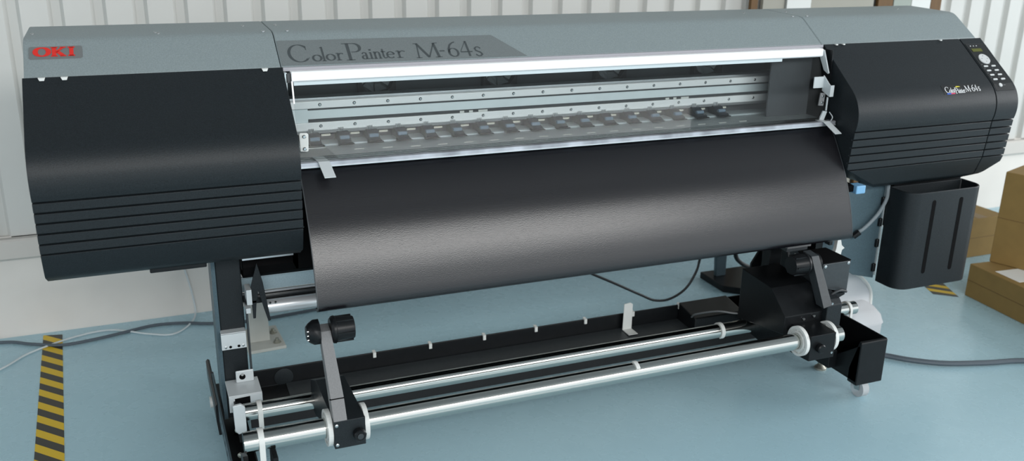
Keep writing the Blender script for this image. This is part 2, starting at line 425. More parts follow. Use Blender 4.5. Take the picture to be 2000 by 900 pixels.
def glyph(ch, tw, tn):
    # unit box: width 1, height 1; tw/tn thick and thin pen width in those units
    S = []
    def ser(x0,x1,y): S.extend(rect(x0,y-tn*.55,x1,y+tn*.55))
    if ch == 'C':
        S += pen(arc(.53,.5,.47,.48,42,318,28), tn, tw); S += rect(.86,.68,.90,.90); S += pen([(.86,.14),(.97,.24)], tn, tn, tn)
    elif ch == 'o':
        S += pen(arc(.5,.48,.42,.44,0,360,28), tn, tw)
    elif ch == 'O':
        S += pen(arc(.5,.5,.40,.44,0,360,32), tn, tw)
    elif ch == 'l':
        S += rect(.5-tw/2,0,.5+tw/2,1); ser(.1,.9,.02); S += pen([(.1,.93),(.5,1)], tn, tn, tn)
    elif ch == 'i':
        S += rect(.5-tw/2,0,.5+tw/2,.66); ser(.1,.9,.03); S += pen([(.1,.6),(.5,.66)], tn, tn, tn); S += rect(.5-tw*.6,.82,.5+tw*.6,.98)
    elif ch == 'r':
        S += rect(.3-tw/2,0,.3+tw/2,1); ser(.02,.62,.03); S += pen([(.02,.92),(.3,1)], tn, tn, tn)
        S += pen([(.3,.66),(.5,.9),(.72,.96),(.95,.86)], tn*1.3, tw)
    elif ch == 'n':
        S += rect(.22-tw/2,0,.22+tw/2,1); ser(.0,.42,.03); S += pen([(0,.92),(.22,1)], tn, tn, tn)
        S += pen([(.22,.7),(.4,.92),(.6,.96),(.75,.86),(.78,.7),(.78,0)], tn, tw); ser(.58,1.,.03)
    elif ch == 'a':
        S += pen([(.15,.78),(.3,.95),(.5,.97),(.62,.86),(.64,.7),(.64,.12),(.74,.03),(.95,.08)], tn, tw)
        S += pen(arc(.40,.28,.27,.25,70,330,20), tn, tw)
    elif ch == 't':
        S += pen([(.4,1),(.4,.2),(.5,.05),(.75,.03),(.95,.12)], tn, tw); S += rect(.08,.66,.85,.74)
    elif ch == 'e':
        S += pen(arc(.52,.48,.44,.46,8,318,26), tn, tw); S += rect(.10,.50,.94,.50+tn*1.1)
    elif ch == 'P':
        S += rect(.28-tw/2,0,.28+tw/2,1); ser(.05,.52,.02); ser(.0,.3,.985)
        S += pen([(.28,.985),(.55,.985)]+arc(.58,.73,.34,.255,90,-90,18)+[(.42,.475)], tn, tw)
    elif ch == 'M':
        S += pen([(.10,0),(.17,.98)], tn, tn, tn*1.3); S += pen([(.15,1),(.50,.03)], tw, tw, tw); S += pen([(.50,.03),(.83,1)], tn, tn, tn*1.3); S += pen([(.81,1),(.88,0)], tw, tw, tw)
        ser(.0,.22,.02); ser(.74,1.,.02); ser(.03,.2,.985); ser(.8,.97,.985)
    elif ch == '-':
        S += rect(.0,.36,1,.43)
    elif ch == '.':
        S += rect(.2,.38,.8,.50)
    elif ch == '6':
        S += pen(arc(.5,.3,.40,.29,0,360,28), tn, tw); S += pen([(.12,.30),(.16,.55),(.34,.82),(.62,.98),(.9,1.05)], tn, tw)
    elif ch == '4':
        S += rect(.68-tw/2,-.02,.68+tw/2,1.); S += pen([(.68,1.0),(.02,.30)], tn, tn, tn*1.2); S += rect(.02,.24,1.,.31)
    elif ch == 's':
        S += pen([(.86,.80),(.66,.96),(.40,.96),(.2,.8),(.26,.6),(.5,.49),(.74,.38),(.84,.2),(.66,.04),(.38,.02),(.12,.2)], tn, tw*1.05)
    elif ch == 'K':
        S += rect(.22-tw/2,0,.22+tw/2,1); ser(.0,.45,.03); ser(.0,.45,.97); S += pen([(.30,.42),(.80,.97)], tn, tn, tn*1.6); S += pen([(.42,.55),(.82,.03)], tw, tw, tw); ser(.6,1.,.03); ser(.6,.98,.97)
    elif ch == 'I':
        S += rect(.5-tw/2,0,.5+tw/2,1); ser(.1,.9,.05); ser(.1,.9,.95)
    return S
def lettering(name, letters, fn, m, parent, off, flip=1, th=.0004):
    # letters: (char, x0, x1, s_base, height, tw, tn) pen widths in metres
    mb = MB()
    for ch, x0, x1, sb, h, tw, tn in letters:
        W = x1-x0
        for q in glyph(ch, tw/W, tn/h):
            top = [fn(x0+a*W, sb+flip*b*h, off+th) for a,b in q]
            mb.add(top, [(0,1,2,3)])
    return obj(name, mb, m, parent)
plate = MB()
pp = [(.6165,.004),(1.322,.004),(1.238,.098),(.6165,.102)]
plate.add([hood_pt(a,b,-.0004) for a,b in pp]+[hood_pt(a,b,.0008) for a,b in pp], [(0,1,2,3),(4,5,6,7)]+[(i,(i+1)%4,4+(i+1)%4,4+i) for i in range(4)])
np_ = obj('name_plate', plate, 'plate_grey', hc)
def X(u): return .6395+.00134*(u-562)+2.4e-7*(u-562)**2
big = []
for ch, u0, u1, sb, h, tw, tn in [('C',562,604,.0140,.0700,.0080,.0020),('o',608,627,.0150,.0270,.0060,.0022),('l',625,636,.0150,.0560,.0052,.0020),('o',635,654,.0160,.0270,.0060,.0022),('r',655,671,.0160,.0285,.0055,.0022),
      ('P',672,709,.0140,.0680,.0085,.0022),('a',705,721,.0160,.0275,.0055,.0022),('i',720,729,.0165,.0400,.0050,.0020),('n',729,745,.0165,.0280,.0052,.0022),('t',744,756,.0165,.0380,.0050,.0022),('e',755,771,.0165,.0270,.0055,.0022),('r',774,794,.0165,.0285,.0055,.0022),
      ('M',812,864,.0120,.0600,.0075,.0022),('-',862,872,.0130,.0620,.006,.0025),('6',878,900,.0120,.0580,.0065,.0024),('4',903,927,.0130,.0620,.0060,.0022),('s',930,947,.0100,.0400,.0062,.0024)]:
    big.append((ch, X(u0), X(u1), sb, h, tw, tn))
lettering('lettering', big[:12], hood_pt, 'letter_dark', hc, .0009)
lettering('lettering', big[12:], hood_pt, 'letter_dark', hc, .0009)
bd = obj('badge', patch(hood_pt, .0165, .1375, .0625, .1075, .0012, r=.006), 'badge_grey', hl)
lettering('badge_lettering', [('O',.0270,.0645,.0705,.034,.0120,.0036),('K',.0655,.1005,.0705,.033,.0100,.0036),('I',.1025,.122,.0705,.033,.0095,.0042)], hood_pt, 'red', hl, .0014)
# small coloured logo on the right cover
x0 = 2.776; sb = .2405
sl = []
for ch, a, b, h, tw, tn, e in [('C',0,.0185,.0225,.0024,.0009,0),('o',.0175,.025,.0115,.0020,.001,0),('l',.025,.0295,.0180,.0018,.001,0),('o',.0295,.037,.0115,.0020,.001,0),('r',.037,.0425,.0115,.0018,.001,0),
      ('P',.042,.0555,.0215,.0026,.001,.004),('a',.054,.060,.0110,.0018,.001,.003),('i',.060,.0635,.0150,.0016,.001,.003),('n',.0635,.0700,.0110,.0016,.001,.003),('t',.070,.0745,.0140,.0016,.001,.003),('e',.0745,.0805,.0105,.0018,.001,.003),('r',.081,.0865,.0110,.0016,.001,.003),
      ('M',.089,.113,.0230,.0024,.0009,0),('.',.1145,.1180,.022,.003,.002,0),('6',.1200,.1320,.0225,.0024,.0010,0),('4',.1330,.1460,.0240,.0022,.0009,0),('s',.1480,.1575,.0160,.0024,.0010,0)]:
    sl.append((ch, x0+a, x0+b, sb+e, h, tw, tn))
lettering('small_lettering', sl[:12], cover_pt, 'white_ink', rc, .0016, -1)
lettering('small_lettering', sl[12:], cover_pt, 'white_ink', rc, .0016, -1)
obj('logo_backing', patch(cover_pt, x0-.008, x0+.160, .210, .2455, .0006, 3), 'fan_black', rc)
obj('logo_stripe', patch(cover_pt, x0+.004, x0+.022, .2415, .2455, .0013, 1), 'blue_ink', rc)
obj('logo_stripe', patch(cover_pt, x0+.022, x0+.040, .2415, .2455, .0013, 1), 'magenta_ink', rc)
mbs = MB(); q = [(.050,.2190),(.058,.2165),(.068,.2175),(.074,.2200),(.064,.2205),(.056,.2210)]
mbs.add([cover_pt(x0+a,b,.0013) for a,b in q], [tuple(range(6))])
obj('logo_stripe', mbs, 'yellow_ink', rc)

# ------------------------------------------------------------------ inside of the printer
obj('back_panel', MB().box(XL,XR,.30,.366,.56,1.150), 'back_grey', PR)
obj('side_wall', MB().box(XL,XL+.006,-.02,.30,.60,1.148), 'alu_soft', PR)
fan_c = (.939,.296,1.078)
fx, fy, fz = fan_c
f0 = MB(); h = .058; n = 32; rr = .053
outer = []
for i in range(n):
    t = 2*PI*i/n; c, s_ = math.cos(t), math.sin(t); m_ = max(abs(c),abs(s_)); outer.append((fx+h*c/m_, fz+h*s_/m_))
inner = [(fx+rr*math.cos(2*PI*i/n), fz+rr*math.sin(2*PI*i/n)) for i in range(n)]
vs = [(a,fy-.022,b) for a,b in outer]+[(a,fy-.022,b) for a,b in inner]+[(a,fy+.003,b) for a,b in inner]+[(a,fy+.003,b) for a,b in outer]
f0.add(vs, [(r_*n+i, r_*n+(i+1)%n, ((r_+1)%4)*n+(i+1)%n, ((r_+1)%4)*n+i) for r_ in range(4) for i in range(n)])
fan = obj('fan', f0, 'fan_black', PR)
obj('fan_hub', MB().lathe((fx,fy+.002,fz),(0,-1,0),[(0,.022),(.018,.022),(.021,.018)],24), 'arm_grey', fan)
for k in range(7):
    a = 2*PI*k/7+.25; bl = []
    for rr_, tw_ in ((.020,.30),(.034,.34),(.050,.36)):
        for sgn in (-1,1):
            t = a+sgn*tw_; bl.append((fx+rr_*math.cos(t+rr_*6), fy-.006+sgn*-.006, fz+rr_*math.sin(t+rr_*6)))
    vsb = bl+[(p[0],p[1]-.0015,p[2]) for p in bl]
    obj('fan_blade', MB().add(vsb, [(0,2,3,1),(2,4,5,3),(6,7,9,8),(8,9,11,10),(0,1,7,6),(4,10,11,5),(0,6,8,2),(2,8,10,4),(1,3,9,7),(3,5,11,9)]), 'blade_light' if k % 3 == 0 else 'fan_blade', fan)
for dx in (.405,.807,1.192): dup(fan, (dx,0,0))

beam = obj('carriage_beam', MB().box(XL+.006,2.385,.140,.190,.955,1.038), 'mid_panel', PR)
obj('beam_lip', MB().box(XL+.006,2.385,.150,.200,1.038,1.047), 'alu', beam)
obj('beam_lip', MB().prism([(.134,.956),(.128,.948),(.150,.944),(.160,.956)], XL+.006, 2.385), 'alu', beam)
obj('beam_slot', MB().box(.70,2.385,.1385,.1402,1.0135,1.0195), 'slot_dark', beam)
obj('beam_slot', MB().box(.70,2.385,.1385,.1402,.979,.988), 'slot_dark', beam)
for z0, z1, zs in ((1.0195,1.0405,1.0305),(.956,.979,.9685)):
    rl = obj('guide_rail', MB().box(XL+.006,2.385,.131,.140,z0,z1), 'rail_white', PR, .0015)
    s0 = obj('screw', MB().lathe((.7335,.1325,zs),(0,-1,0),[(0,.0048),(.003,.0048),(.0045,.003)],12), 'screw', rl)
    for k in range(1,16): dup(s0, (.0995*k,0,0))
for xa in (1.178,1.90):
    for a, b in ((0,.014),(.030,.042),(.060,.090)):
        obj('rail_label', MB().box(xa-.02+a,xa-.02+b,.1375,.1405,.976,.985), 'white_plastic', beam)
# platen
plt = obj('platen', MB().prism([(-.085,.918),(.29,.918),(.29,.906),(-.085,.906)], XL, 2.392), 'platen', PR)
obj('front_lip', MB().prism([(-.102,.9215),(-.099,.9235),(-.087,.9235),(-.087,.907),(-.102,.9105)], XL, 2.392), 'alu_worn', plt)
obj('lip_edge', MB().box(XL,2.392,-.1042,-.1015,.9085,.9115), 'alu', plt)
obj('lip_channel', MB().box(XL,2.392,-.0865,-.066,.916,.9210), 'alu', plt)
obj('inset_plate', MB().prism([(.635,.070),(.735,.070),(.742,-.062),(.632,-.062)], .9175, .9195, 'z'), 'back_grey', plt)
obj('inset_edge', MB().box(.652,.730,.064,.074,.9190,.9215), 'alu', plt)
pd = obj('platen_pad', MB().prism([(.805,.026),(.833,.026),(.836,.034),(.808,.034)], .9178, .9192, 'z'), 'white_plastic', plt)
for k in range(1,17): dup(pd, (.0802*k,-.02 if k > 2 else -.008*k,0))
obj('rear_plate', MB().box(XL+.01,2.36,.155,.165,.918,.953), 'slot_dark', PR)
obj('rear_shelf', MB().box(XL+.01,2.36,.095,.155,.918,.9225), 'alu_soft', PR)
rx = .708
rb = obj('pinch_roller', MB().prism([(.078,.924),(.074,.929),(.080,.932),(.100,.936),(.118,.950),(.150,.952),(.150,.923)], rx-.017, rx+.017), 'roller_block', PR, .001)
obj('roller_foot', MB().prism([(rx-.024,.072),(rx+.024,.072),(rx+.019,.098),(rx-.019,.098)], .9215, .925, 'z'), 'black_steel', rb)
obj('roller', MB().cyl((rx-.013,.096,.938),(rx+.013,.096,.938),.006,n=14), 'roller_blue', rb)
for q in (-.009,-.003,.003): obj('spring', MB().cyl((rx+q,.128,.948),(rx+q,.128,.962),.0018,n=8), 'alu', rb)
sl0 = obj('slot_light_block', MB().box(rx+.030,rx+.056,.150,.156,.934,.9395), 'slot_light_pale', PR)  # pale solid block, the slot of light between rollers put into its colour
for k in range(1,17):
    dup(rb, (.0855*k,0,0)); dup(sl0, (.0855*k,0,0))
obj('carriage_cover', MB().box(2.222,2.389,.044,.050,.9185,1.135), 'carriage_panel', PR)
obj('side_wall', MB().box(2.3895,2.3945,-.05,.30,.885,1.148), 'black_steel', PR)

# clear front window with its white top bar
win = obj('front_window', MB().prism([(-.012,1.122),(-.0085,1.123),(-.0765,.9265),(-.080,.928)], .636, 2.371), 'clear_sheet', PR)
obj('window_bar', MB().prism([(-.026,1.1275),(-.026,1.1475),(-.022,1.151),(.001,1.151),(.001,1.1235),(-.021,1.1235)], .634, 2.372), 'white_bar', win, .001)
obj('bar_strip', MB().prism([(-.0175,1.1135),(-.0175,1.1235),(-.004,1.1235),(-.006,1.1135)], .640, 2.215), 'alu_soft', win)
obj('window_edge', MB().prism([(-.0815,.932),(-.0760,.932),(-.0745,.922),(-.082,.9215)], .636, 2.371), 'clear_sheet', win)
obj('window_frame', MB().prism([(-.029,1.126),(-.024,1.127),(-.038,1.069),(-.043,1.070)], .632, .636), 'white_bar', win)
obj('hood_trim', MB().prism([(.0015,1.1495),(.0015,1.1588),(.007,1.1595),(.020,1.1595),(.020,1.1495)], XL+.0005, 2.392), 'trim_grey', PR)
obj('hinge', MB().box(.621,.631,-.020,.012,1.122,1.146), 'slot_dark', win)
# white hinge block at the left end of the window
hb = obj('corner_bracket', MB().prism([(.636,.950),(.655,.948),(.658,.952),(.660,.995),(.656,.999),(.637,1.000),(.635,.996)], -.0845, -.079, 'y'), 'white_plastic', PR, .002)
for z in (.957,.990): obj('screw', MB().lathe((.648,-.0845,z),(0,-1,0),[(0,.005),(.002,.005),(.0035,.0035)],12), 'screw', hb)
# brackets at the right end
rb1 = obj('latch_bracket', MB().box(2.318,2.358,-.062,-.058,1.028,1.065), 'white_metal', PR, .001)
obj('bracket_wing', MB().prism([(-.058,1.068),(-.058,1.018),(-.095,1.004),(-.095,1.040),(-.085,1.046)], 2.357, 2.361), 'white_metal', rb1)
obj('bracket_flange', MB().box(2.357,2.372,-.098,-.095,1.004,1.041), 'white_metal', rb1)
hs = obj('hinge_strap', MB().prism([(2.336,.972),(2.356,.970),(2.360,1.012),(2.340,1.014)], -.075, -.070, 'y'), 'arm_grey', PR, .001)
for z in (.982,1.003): obj('screw', MB().lathe((2.349,-.075,z),(0,-1,0),[(0,.0045),(.002,.0045),(.0035,.003)],12), 'screw', hs)
obj('lower_latch', MB().prism([(2.340,.926),(2.358,.924),(2.368,.952),(2.352,.955)], -.083, -.078, 'y'), 'white_metal', PR)
obj('latch_strip', MB().prism([(2.362,.955),(2.366,.955),(2.366,1.0),(2.362,1.0)], -.083, -.079, 'y'), 'white_metal', PR)
obj('end_strap', MB().prism([(.004,1.148),(-.026,1.146),(-.060,1.075),(-.056,1.072),(-.035,1.082),(-.010,1.12)], 2.374, 2.378), 'white_metal', PR)
obj('wire_clip', MB().tube([(2.376,-.085,.950),(2.378,-.10,.935),(2.376,-.09,.915)], .0015), 'white_metal', PR)

# curved black paper guide
ap = smooth2([(-.084,.9000),(-.114,.862),(-.150,.808),(-.183,.755),(-.2095,.698),(-.2285,.648),(-.2425,.602),(-.2480,.578),(-.2485,.566),(-.2450,.558),(-.2370,.554),(-.222,.553)], 8)
ap = [(.02,.9045),(-.060,.9045)]+ap
apr = obj('paper_guide', MB().sheet(ap, .632, 2.390, .004, True), 'apron_black', PR, sharp=60)
for xx, nm in ((.6315,'guide_edge'),(2.3905,'guide_edge')):
    obj(nm, MB().sheet([(y-.0005,z) for y,z in ap[1:]], xx-.0012, xx+.0012, .007, True), 'dark_steel', apr, sharp=60)
obj('guide_cheek', MB().prism([(.02,.885),(-.05,.885),(-.115,.84),(-.18,.74),(-.22,.63),(-.235,.585),(-.23,.562),(-.20,.560),(-.05,.54),(.10,.62)], 2.380, 2.386), 'black_gap', PR)
# body under the platen
obj('lower_body', MB().box(.476,2.54,.06,.30,.585,.890), 'black_steel', PR)
obj('lower_body_edge', MB().box(.476,.640,.022,.036,.626,.633), 'core_silver', PR)
obj('support_block', MB().box(.617,.70,-.02,.06,.60,.88), 'black_gap', PR)
obj('lower_curve', MB().prism([(.06,.585),(.06,.625),(.045,.62),(.035,.60),(.04,.575),(.06,.56),(.16,.545),(.18,.585)], .478, 2.53, 'x', True), 'black_gap', PR)
# small screws beside the guide on the left
for a in ((.628,-.02,.712),(.632,-.03,.722)):
    obj('screw', MB().lathe((a[0]+.01,-.021,a[2]),(0,-1,0),[(0,.004),(.003,.003)],10), 'screw', PR)

# right under-side: steel side panel, blue catch, hose and ink cover
obj('side_panel', MB().prism([(2.42,.677),(2.725,.677),(2.712,.300),(2.615,.325),(2.50,.40),(2.42,.47)], -.045, -.035, 'y'), 'panel_grey', PR, .002)
obj('panel_edge', MB().box(2.706,2.712,-.052,-.046,.315,.668), 'alu_soft', PR)
for z in (.60,.52,.44,.345): obj('panel_clip', MB().box(2.694,2.708,-.056,-.045,z-.016,z+.016), 'black_steel', PR, .004)
tk = []
W0, W1, YB, YF, r_ = 2.712, 3.060, -.055, -.165, .05
tk = [(W0,YB),(W0,YF+r_)]+[(W0+r_-r_*math.cos(math.radians(a)), YF+r_-r_*math.sin(math.radians(a))) for a in range(15,91,15)]
tk += [(W1-r_+r_*math.sin(math.radians(a)), YF+r_-r_*math.cos(math.radians(a))) for a in range(0,91,15)]+[(W1,YB)]
ti = [(W0+.006,YB-.006),(W0+.006,YF+r_)]+[(W0+r_-(r_-.006)*math.cos(math.radians(a)), YF+r_-(r_-.006)*math.sin(math.radians(a))) for a in range(15,91,15)]
ti += [(W1-r_+(r_-.006)*math.sin(math.radians(a)), YF+r_-(r_-.006)*math.cos(math.radians(a))) for a in range(0,91,15)]+[(W1-.006,YB-.006)]
m_ = len(tk); mb = MB()
zb, zt = .292, .655
vs = [(a,b,zb) for a,b in tk]+[(a,b,zt) for a,b in tk]+[(a,b,zt) for a,b in ti]+[(a,b,zt-.10) for a,b in ti]
fs = [list(range(m_))[::-1], [3*m_+i for i in range(m_)]]
o_ = len(mb.v); mb.add(vs, fs)
for lv in range(3):
    for i in range(m_): mb.f.append([lv*m_+i, lv*m_+(i+1)%m_, (lv+1)*m_+(i+1)%m_, (lv+1)*m_+i]); mb.sm.append(True)
ink = obj('ink_cover', mb, 'black_plastic', PR, .003, sharp=40)
obj('ink_cover_back', MB().box(W0+.02,W1-.01,YB-.004,YB+.03,.50,.6755), 'black_steel', PR)
for xa in (2.823,2.950):
    sl_ = []
    for cz, a0 in ((.615,0),(.355,180)):
        sl_ += [(xa+.0085*math.cos(math.radians(a0+q)), cz+.0085*math.sin(math.radians(a0+q))) for q in range(0,181,20)]
    obj('cover_slot', MB().prism(sl_, YF-.0008, YF+.001, 'y'), 'black_gap', ink)
obj('blue_catch', MB().box(2.425,2.463,-.205,-.165,.694,.722), 'blue_clip', PR, .003)
obj('catch_arm', MB().prism([(-.19,.70),(-.19,.72),(-.04,.74),(-.04,.69)], 2.395, 2.426), 'black_gap', PR)
obj('drain_hose', MB().tube([(2.704,-.060,.690),(2.706,-.060,.650),(2.704,-.062,.612),(2.680,-.062,.565),(2.648,-.062,.532),(2.615,-.060,.505),(2.600,-.052,.494)], .0065, 10), 'clear_hose', PR)
obj('hose_fitting', MB().cyl((2.603,-.060,.497),(2.585,-.050,.478),.011,n=14), 'black_steel', PR)
# parts below the right end of the paper guide
obj('guide_bracket', MB().box(2.300,2.395,-.12,-.06,.530,.560), 'dark_steel', PR, .002)
ub = obj('under_bracket', MB().prism([(-.165,.505),(-.165,.545),(.06,.60),(.06,.52)], 2.20, 2.285), 'dark_steel', PR)
obj('bracket_flange', MB().box(2.195,2.290,-.175,-.155,.520,.528), 'arm_grey', ub)
obj('hose_holder', MB().prism([(2.448,.440),(2.476,.428),(2.482,.462),(2.492,.468),(2.478,.480),(2.470,.505),(2.458,.505),(2.456,.470)], -.115, -.10, 'y'), 'white_plastic', PR)
obj('under_post', MB().box(2.395,2.425,-.08,-.04,.46,.70), 'black_steel', PR)
obj('under_post', MB().box(2.455,2.468,-.08,-.055,.47,.70), 'dark_steel', PR)

# ------------------------------------------------------------------ stand
ST = thing('printer_stand', 'black steel stand under the printer, two posts on long feet joined by a low crossbeam', 'stand', (1.5,.10,0))
for side, xa, xb in (('l',.403,.472),('r',2.545,2.614)):
    p = obj('post', MB().box(xa,xb,.05,.15,.13,.6765), 'black_plastic', ST, .003)
obj('post_channel', MB().box(.392,.403,.045,.155,.13,.6765), 'panel_grey', ST)
# left foot: open channel
def foot(xa, xb, y0, y1, zt, cut):
    f = MB()
    f.box(xa,xa+.004,y0,y1,.085,zt); f.box(xb-.004,xb,y0,y1,.085,zt); f.box(xa,xb,y0,y1,.085,.090)
    return f
lf = obj('foot', foot(.385,.452,-.40,.36,.135,0), 'black_steel', ST)
obj('foot_flange', MB().box(.3795,.385,-.40,.30,.10,.160), 'panel_grey', lf)
for k in range(7): obj('flange_slot', MB().box(.3790,.3800,.02-.055*k,.032-.055*k,.120,.130), 'black_gap', lf)
rf = obj('foot', foot(2.545,2.610,.03,.36,.128,0), 'black_steel', ST)
rfe = obj('foot_end', MB().prism([(-.374,.078),(-.374,.232),(-.370,.236),(-.362,.236),(-.330,.130),(-.330,.078)], 2.378, 2.488), 'black_steel', ST, .003)
# right foot channel runs forward to the end block
ch = MB()
ch.prism([(-.37,.09),(-.37,.236),(.04,.236),(.04,.09)], 2.482, 2.488)
ch.prism([(-.37,.09),(-.37,.225),(-.25,.135),(.04,.135),(.04,.09)], 2.378, 2.384)
ch.box(2.378,2.488,-.37,.04,.088,.094)
obj('foot_channel', ch, 'black_steel', ST, .0015)
for a, b in ((2.42,-.10),(2.46,-.10),(2.43,-.20),(2.46,-.26)):
    obj('screw', MB().lathe((a,b,.094),(0,0,1),[(0,.005),(.003,.004)],10), 'screw', rf)
# casters and levelling feet
cs = obj('caster', MB().cyl((2.440,-.318,.032),(2.466,-.318,.032),.031,n=28), 'clear_wheel', ST)
obj('caster_fork', MB().prism([(-.335,.032),(-.313,.028),(-.298,.070),(-.328,.078)], 2.433, 2.438).prism([(-.335,.032),(-.313,.028),(-.298,.070),(-.328,.078)], 2.468, 2.473).box(2.433,2.473,-.328,-.288,.066,.088), 'screw', cs)
lv = obj('levelling_foot', MB().lathe((2.465,-.105,0),(0,0,1),[(0,.022),(.006,.022),(.014,.014),(.02,.009),(.024,.012),(.034,.012),(.036,.006),(.10,.006)],20), 'bolt', ST)
lv2 = obj('levelling_foot', MB().lathe((.418,.02,0),(0,0,1),[(0,.022),(.006,.022),(.014,.014),(.02,.009),(.024,.012),(.034,.012),(.036,.006),(.09,.006)],20), 'bolt', ST)
cs2 = obj('caster', MB().cyl((.405,.335,.040),(.430,.335,.040),.038,n=28), 'white_plastic', ST)
cs3 = obj('caster', MB().cyl((2.555,.33,.040),(2.58,.33,.040),.038,n=28), 'white_plastic', ST)
# left outer stabiliser plate
obj('outer_plate', MB().prism([(.372,.10),(.372,.148),(.378,.155),(.384,.15),(.384,.05),(.376,.05)], .10, .42, 'y'), 'black_steel', lf)
obj('side_knob', MB().cyl((.366,.27,.075),(.384,.27,.075),.018,n=18), 'white_plastic', lf)
# crossbeam
cb = obj('crossbeam', MB().prism([(.246,.172),(.240,.172),(.240,.114),(.098,.106),(.088,.060),(.094,.058),(.105,.098),(.246,.104)], .470, 2.52), 'black_steel', ST, .001)
obj('crossbeam_lip', MB().box(.475,2.50,.2385,.2415,.1125,.1150), 'dark_steel', cb)
obj('crossbeam_face', MB().prism([(.235,.1145),(.235,.1165),(.100,.1085),(.098,.1065)], .60, 2.30), 'dark_steel', cb)
c0 = obj('cable_clip', MB().prism([(.232,.158),(.232,.176),(.250,.178),(.250,.172),(.238,.170),(.238,.158)], .887, .897), 'white_plastic', cb)
for xx in (1.085,1.28,1.475,1.670,1.865,2.065): dup(c0, (xx-.892,0,0))
obj('beam_grip', MB().lathe((.595,.2395,.138),(0,-1,0),[(0,.030),(.002,.030),(.003,.026)],24), 'black_plastic', cb)
# big dark plate with cable tray near the right post
obj('tray_bracket', MB().prism([(.235,.114),(.235,.185),(.12,.165),(.12,.114)], 2.06, 2.27), 'black_steel', ST, .004)
obj('mount_plate', MB().prism([(.10,.10),(.10,.50),(.03,.58),(-.03,.50),(-.08,.34),(-.26,.30),(-.30,.16),(.0,.10)], 2.305, 2.315), 'black_steel', ST, .001)
obj('mount_plate', MB().prism([(2.27,.10),(2.27,.36),(2.315,.43),(2.315,.545),(2.545,.545),(2.545,.10)], .10, .110, 'y'), 'black_steel', ST, .001)
obj('gusset', MB().prism([(.02,.10),(.02,.325),(-.10,.30),(-.27,.16),(-.27,.10)], 2.345, 2.378), 'black_steel', ST, .002)
# white brackets on the left post
wb = obj('post_bracket', MB().box(.401,.470,.022,.032,.362,.412).box(.401,.470,.022,.052,.409,.413), 'white_metal', ST, .001)
for xx, m__ in ((.412,'screw'),(.425,'black_gap'),(.448,'black_gap'),(.460,'screw')):
    obj('screw_hole' if m__ == 'black_gap' else 'screw', MB().lathe((xx,.0225,.370),(0,-1,0),[(0,.004),(.0015,.004),(.002,.003)],10), m__, wb)
kb = obj('keyhole_bracket', MB().box(.432,.482,.020,.026,.254,.291), 'white_metal', ST, .003)
obj('keyhole', MB().lathe((.450,.0205,.272),(0,-1,0),[(0,.009),(.0008,.009)],16), 'black_gap', kb)
obj('keyhole_bolt', MB().lathe((.450,.0200,.280),(0,-1,0),[(0,.004),(.004,.004)],10), 'screw', kb)
tb = obj('tube_bracket', MB().box(.402,.494,-.055,.045,.250,.254).box(.402,.494,-.058,-.054,.204,.252), 'white_metal', ST, .001)
obj('bracket_recess', MB().prism([(.418,.246),(.418,.232),(.428,.205),(.460,.204),(.460,.248)], -.0592, -.0578, 'y'), 'black_gap', tb)
obj('screw', MB().lathe((.477,-.058,.218),(0,-1,0),[(0,.004),(.003,.003)],10), 'screw', tb)
obj('rail_block', MB().prism([(-.03,.165),(-.03,.240),(-.155,.235),(-.16,.165)], .414, .431), 'black_steel', ST)
obj('rail_end_plate', MB().prism([(.402,.288),(.424,.290),(.434,.280),(.434,.206),(.412,.200),(.404,.212)], -.178, -.168, 'y'), 'white_metal', ST, .002)
for xx, yy, zz in ((.402,-.10,.235),(.404,-.13,.225),(.400,-.16,.205),(.396,-.24,.175),(.402,-.28,.17)):
    obj('bolt_head', MB().lathe((xx+.012,yy,zz),(-.7,-.7,0),[(0,.007),(.006,.007),(.007,.004)],8), 'bolt', ST)
obj('front_tube_bracket', MB().prism([(-.34,.10),(-.34,.24),(-.40,.265),(-.43,.24),(-.44,.10)], .400, .412).prism([(-.36,.16),(-.36,.262),(-.43,.262),(-.43,.16)], .470,.482), 'black_steel', ST)

# ------------------------------------------------------------------ tubes of the take-up system
RY, RZ = -.1435, .246
rt = thing('support_tube', 'thinner rear chrome tube just in front of the black crossbeam, clipped with white rings', 'tube', (1.45,RY,RZ))
obj('tube', MB().cyl((.432,RY,RZ),(2.545,RY,RZ),.0235,n=40), 'chrome', rt)
def split_ring(x, y, z, r, parent, w=.012, a0=-2.2, a1=2.2, tail=True):
    g = MB().ring((x,y,z),(1,0,0),r,r+.004,w,28,a0,a1)
    o = obj('ring_clip', g, 'white_plastic', parent)
    return o
g1 = MB().ring((.474,RY,RZ),(1,0,0),.0237,.0275,.013,28,-1.2,2.6).box(.4675,.4805,RY-.0275,RY-.0235,RZ-.060,RZ)
obj('ring_clip', g1, 'white_plastic', rt)
g2 = MB().ring((1.977,RY,RZ),(1,0,0),.0237,.0275,.013,28,-1.0,2.6)
obj('ring_clip', g2, 'white_plastic', rt)
g3 = MB().ring((2.512,RY,RZ),(1,0,0),.0237,.0275,.010,28,-2.6,2.0).box(2.507,2.517,RY-.0275,RY-.0237,RZ-.05,RZ)
obj('ring_clip', g3, 'white_plastic', rt)
FY, FZ, FR = -.389, .297, .0262
ft = thing('take_up_tube', 'thick front chrome tube nearest the viewer, running between the two take-up holders', 'tube', (1.25,FY,FZ))
obj('tube', MB().cyl((.405,FY,FZ),(2.26,FY,FZ),FR,n=40), 'chrome', ft)
obj('ring_clip', MB().ring((.447,FY,FZ),(1,0,0),FR+.0002,FR+.0042,.014,28,-1.2,2.6).box(.440,.454,FY-FR-.0042,FY-FR-.0002,FZ-.055,FZ), 'white_plastic', ft)
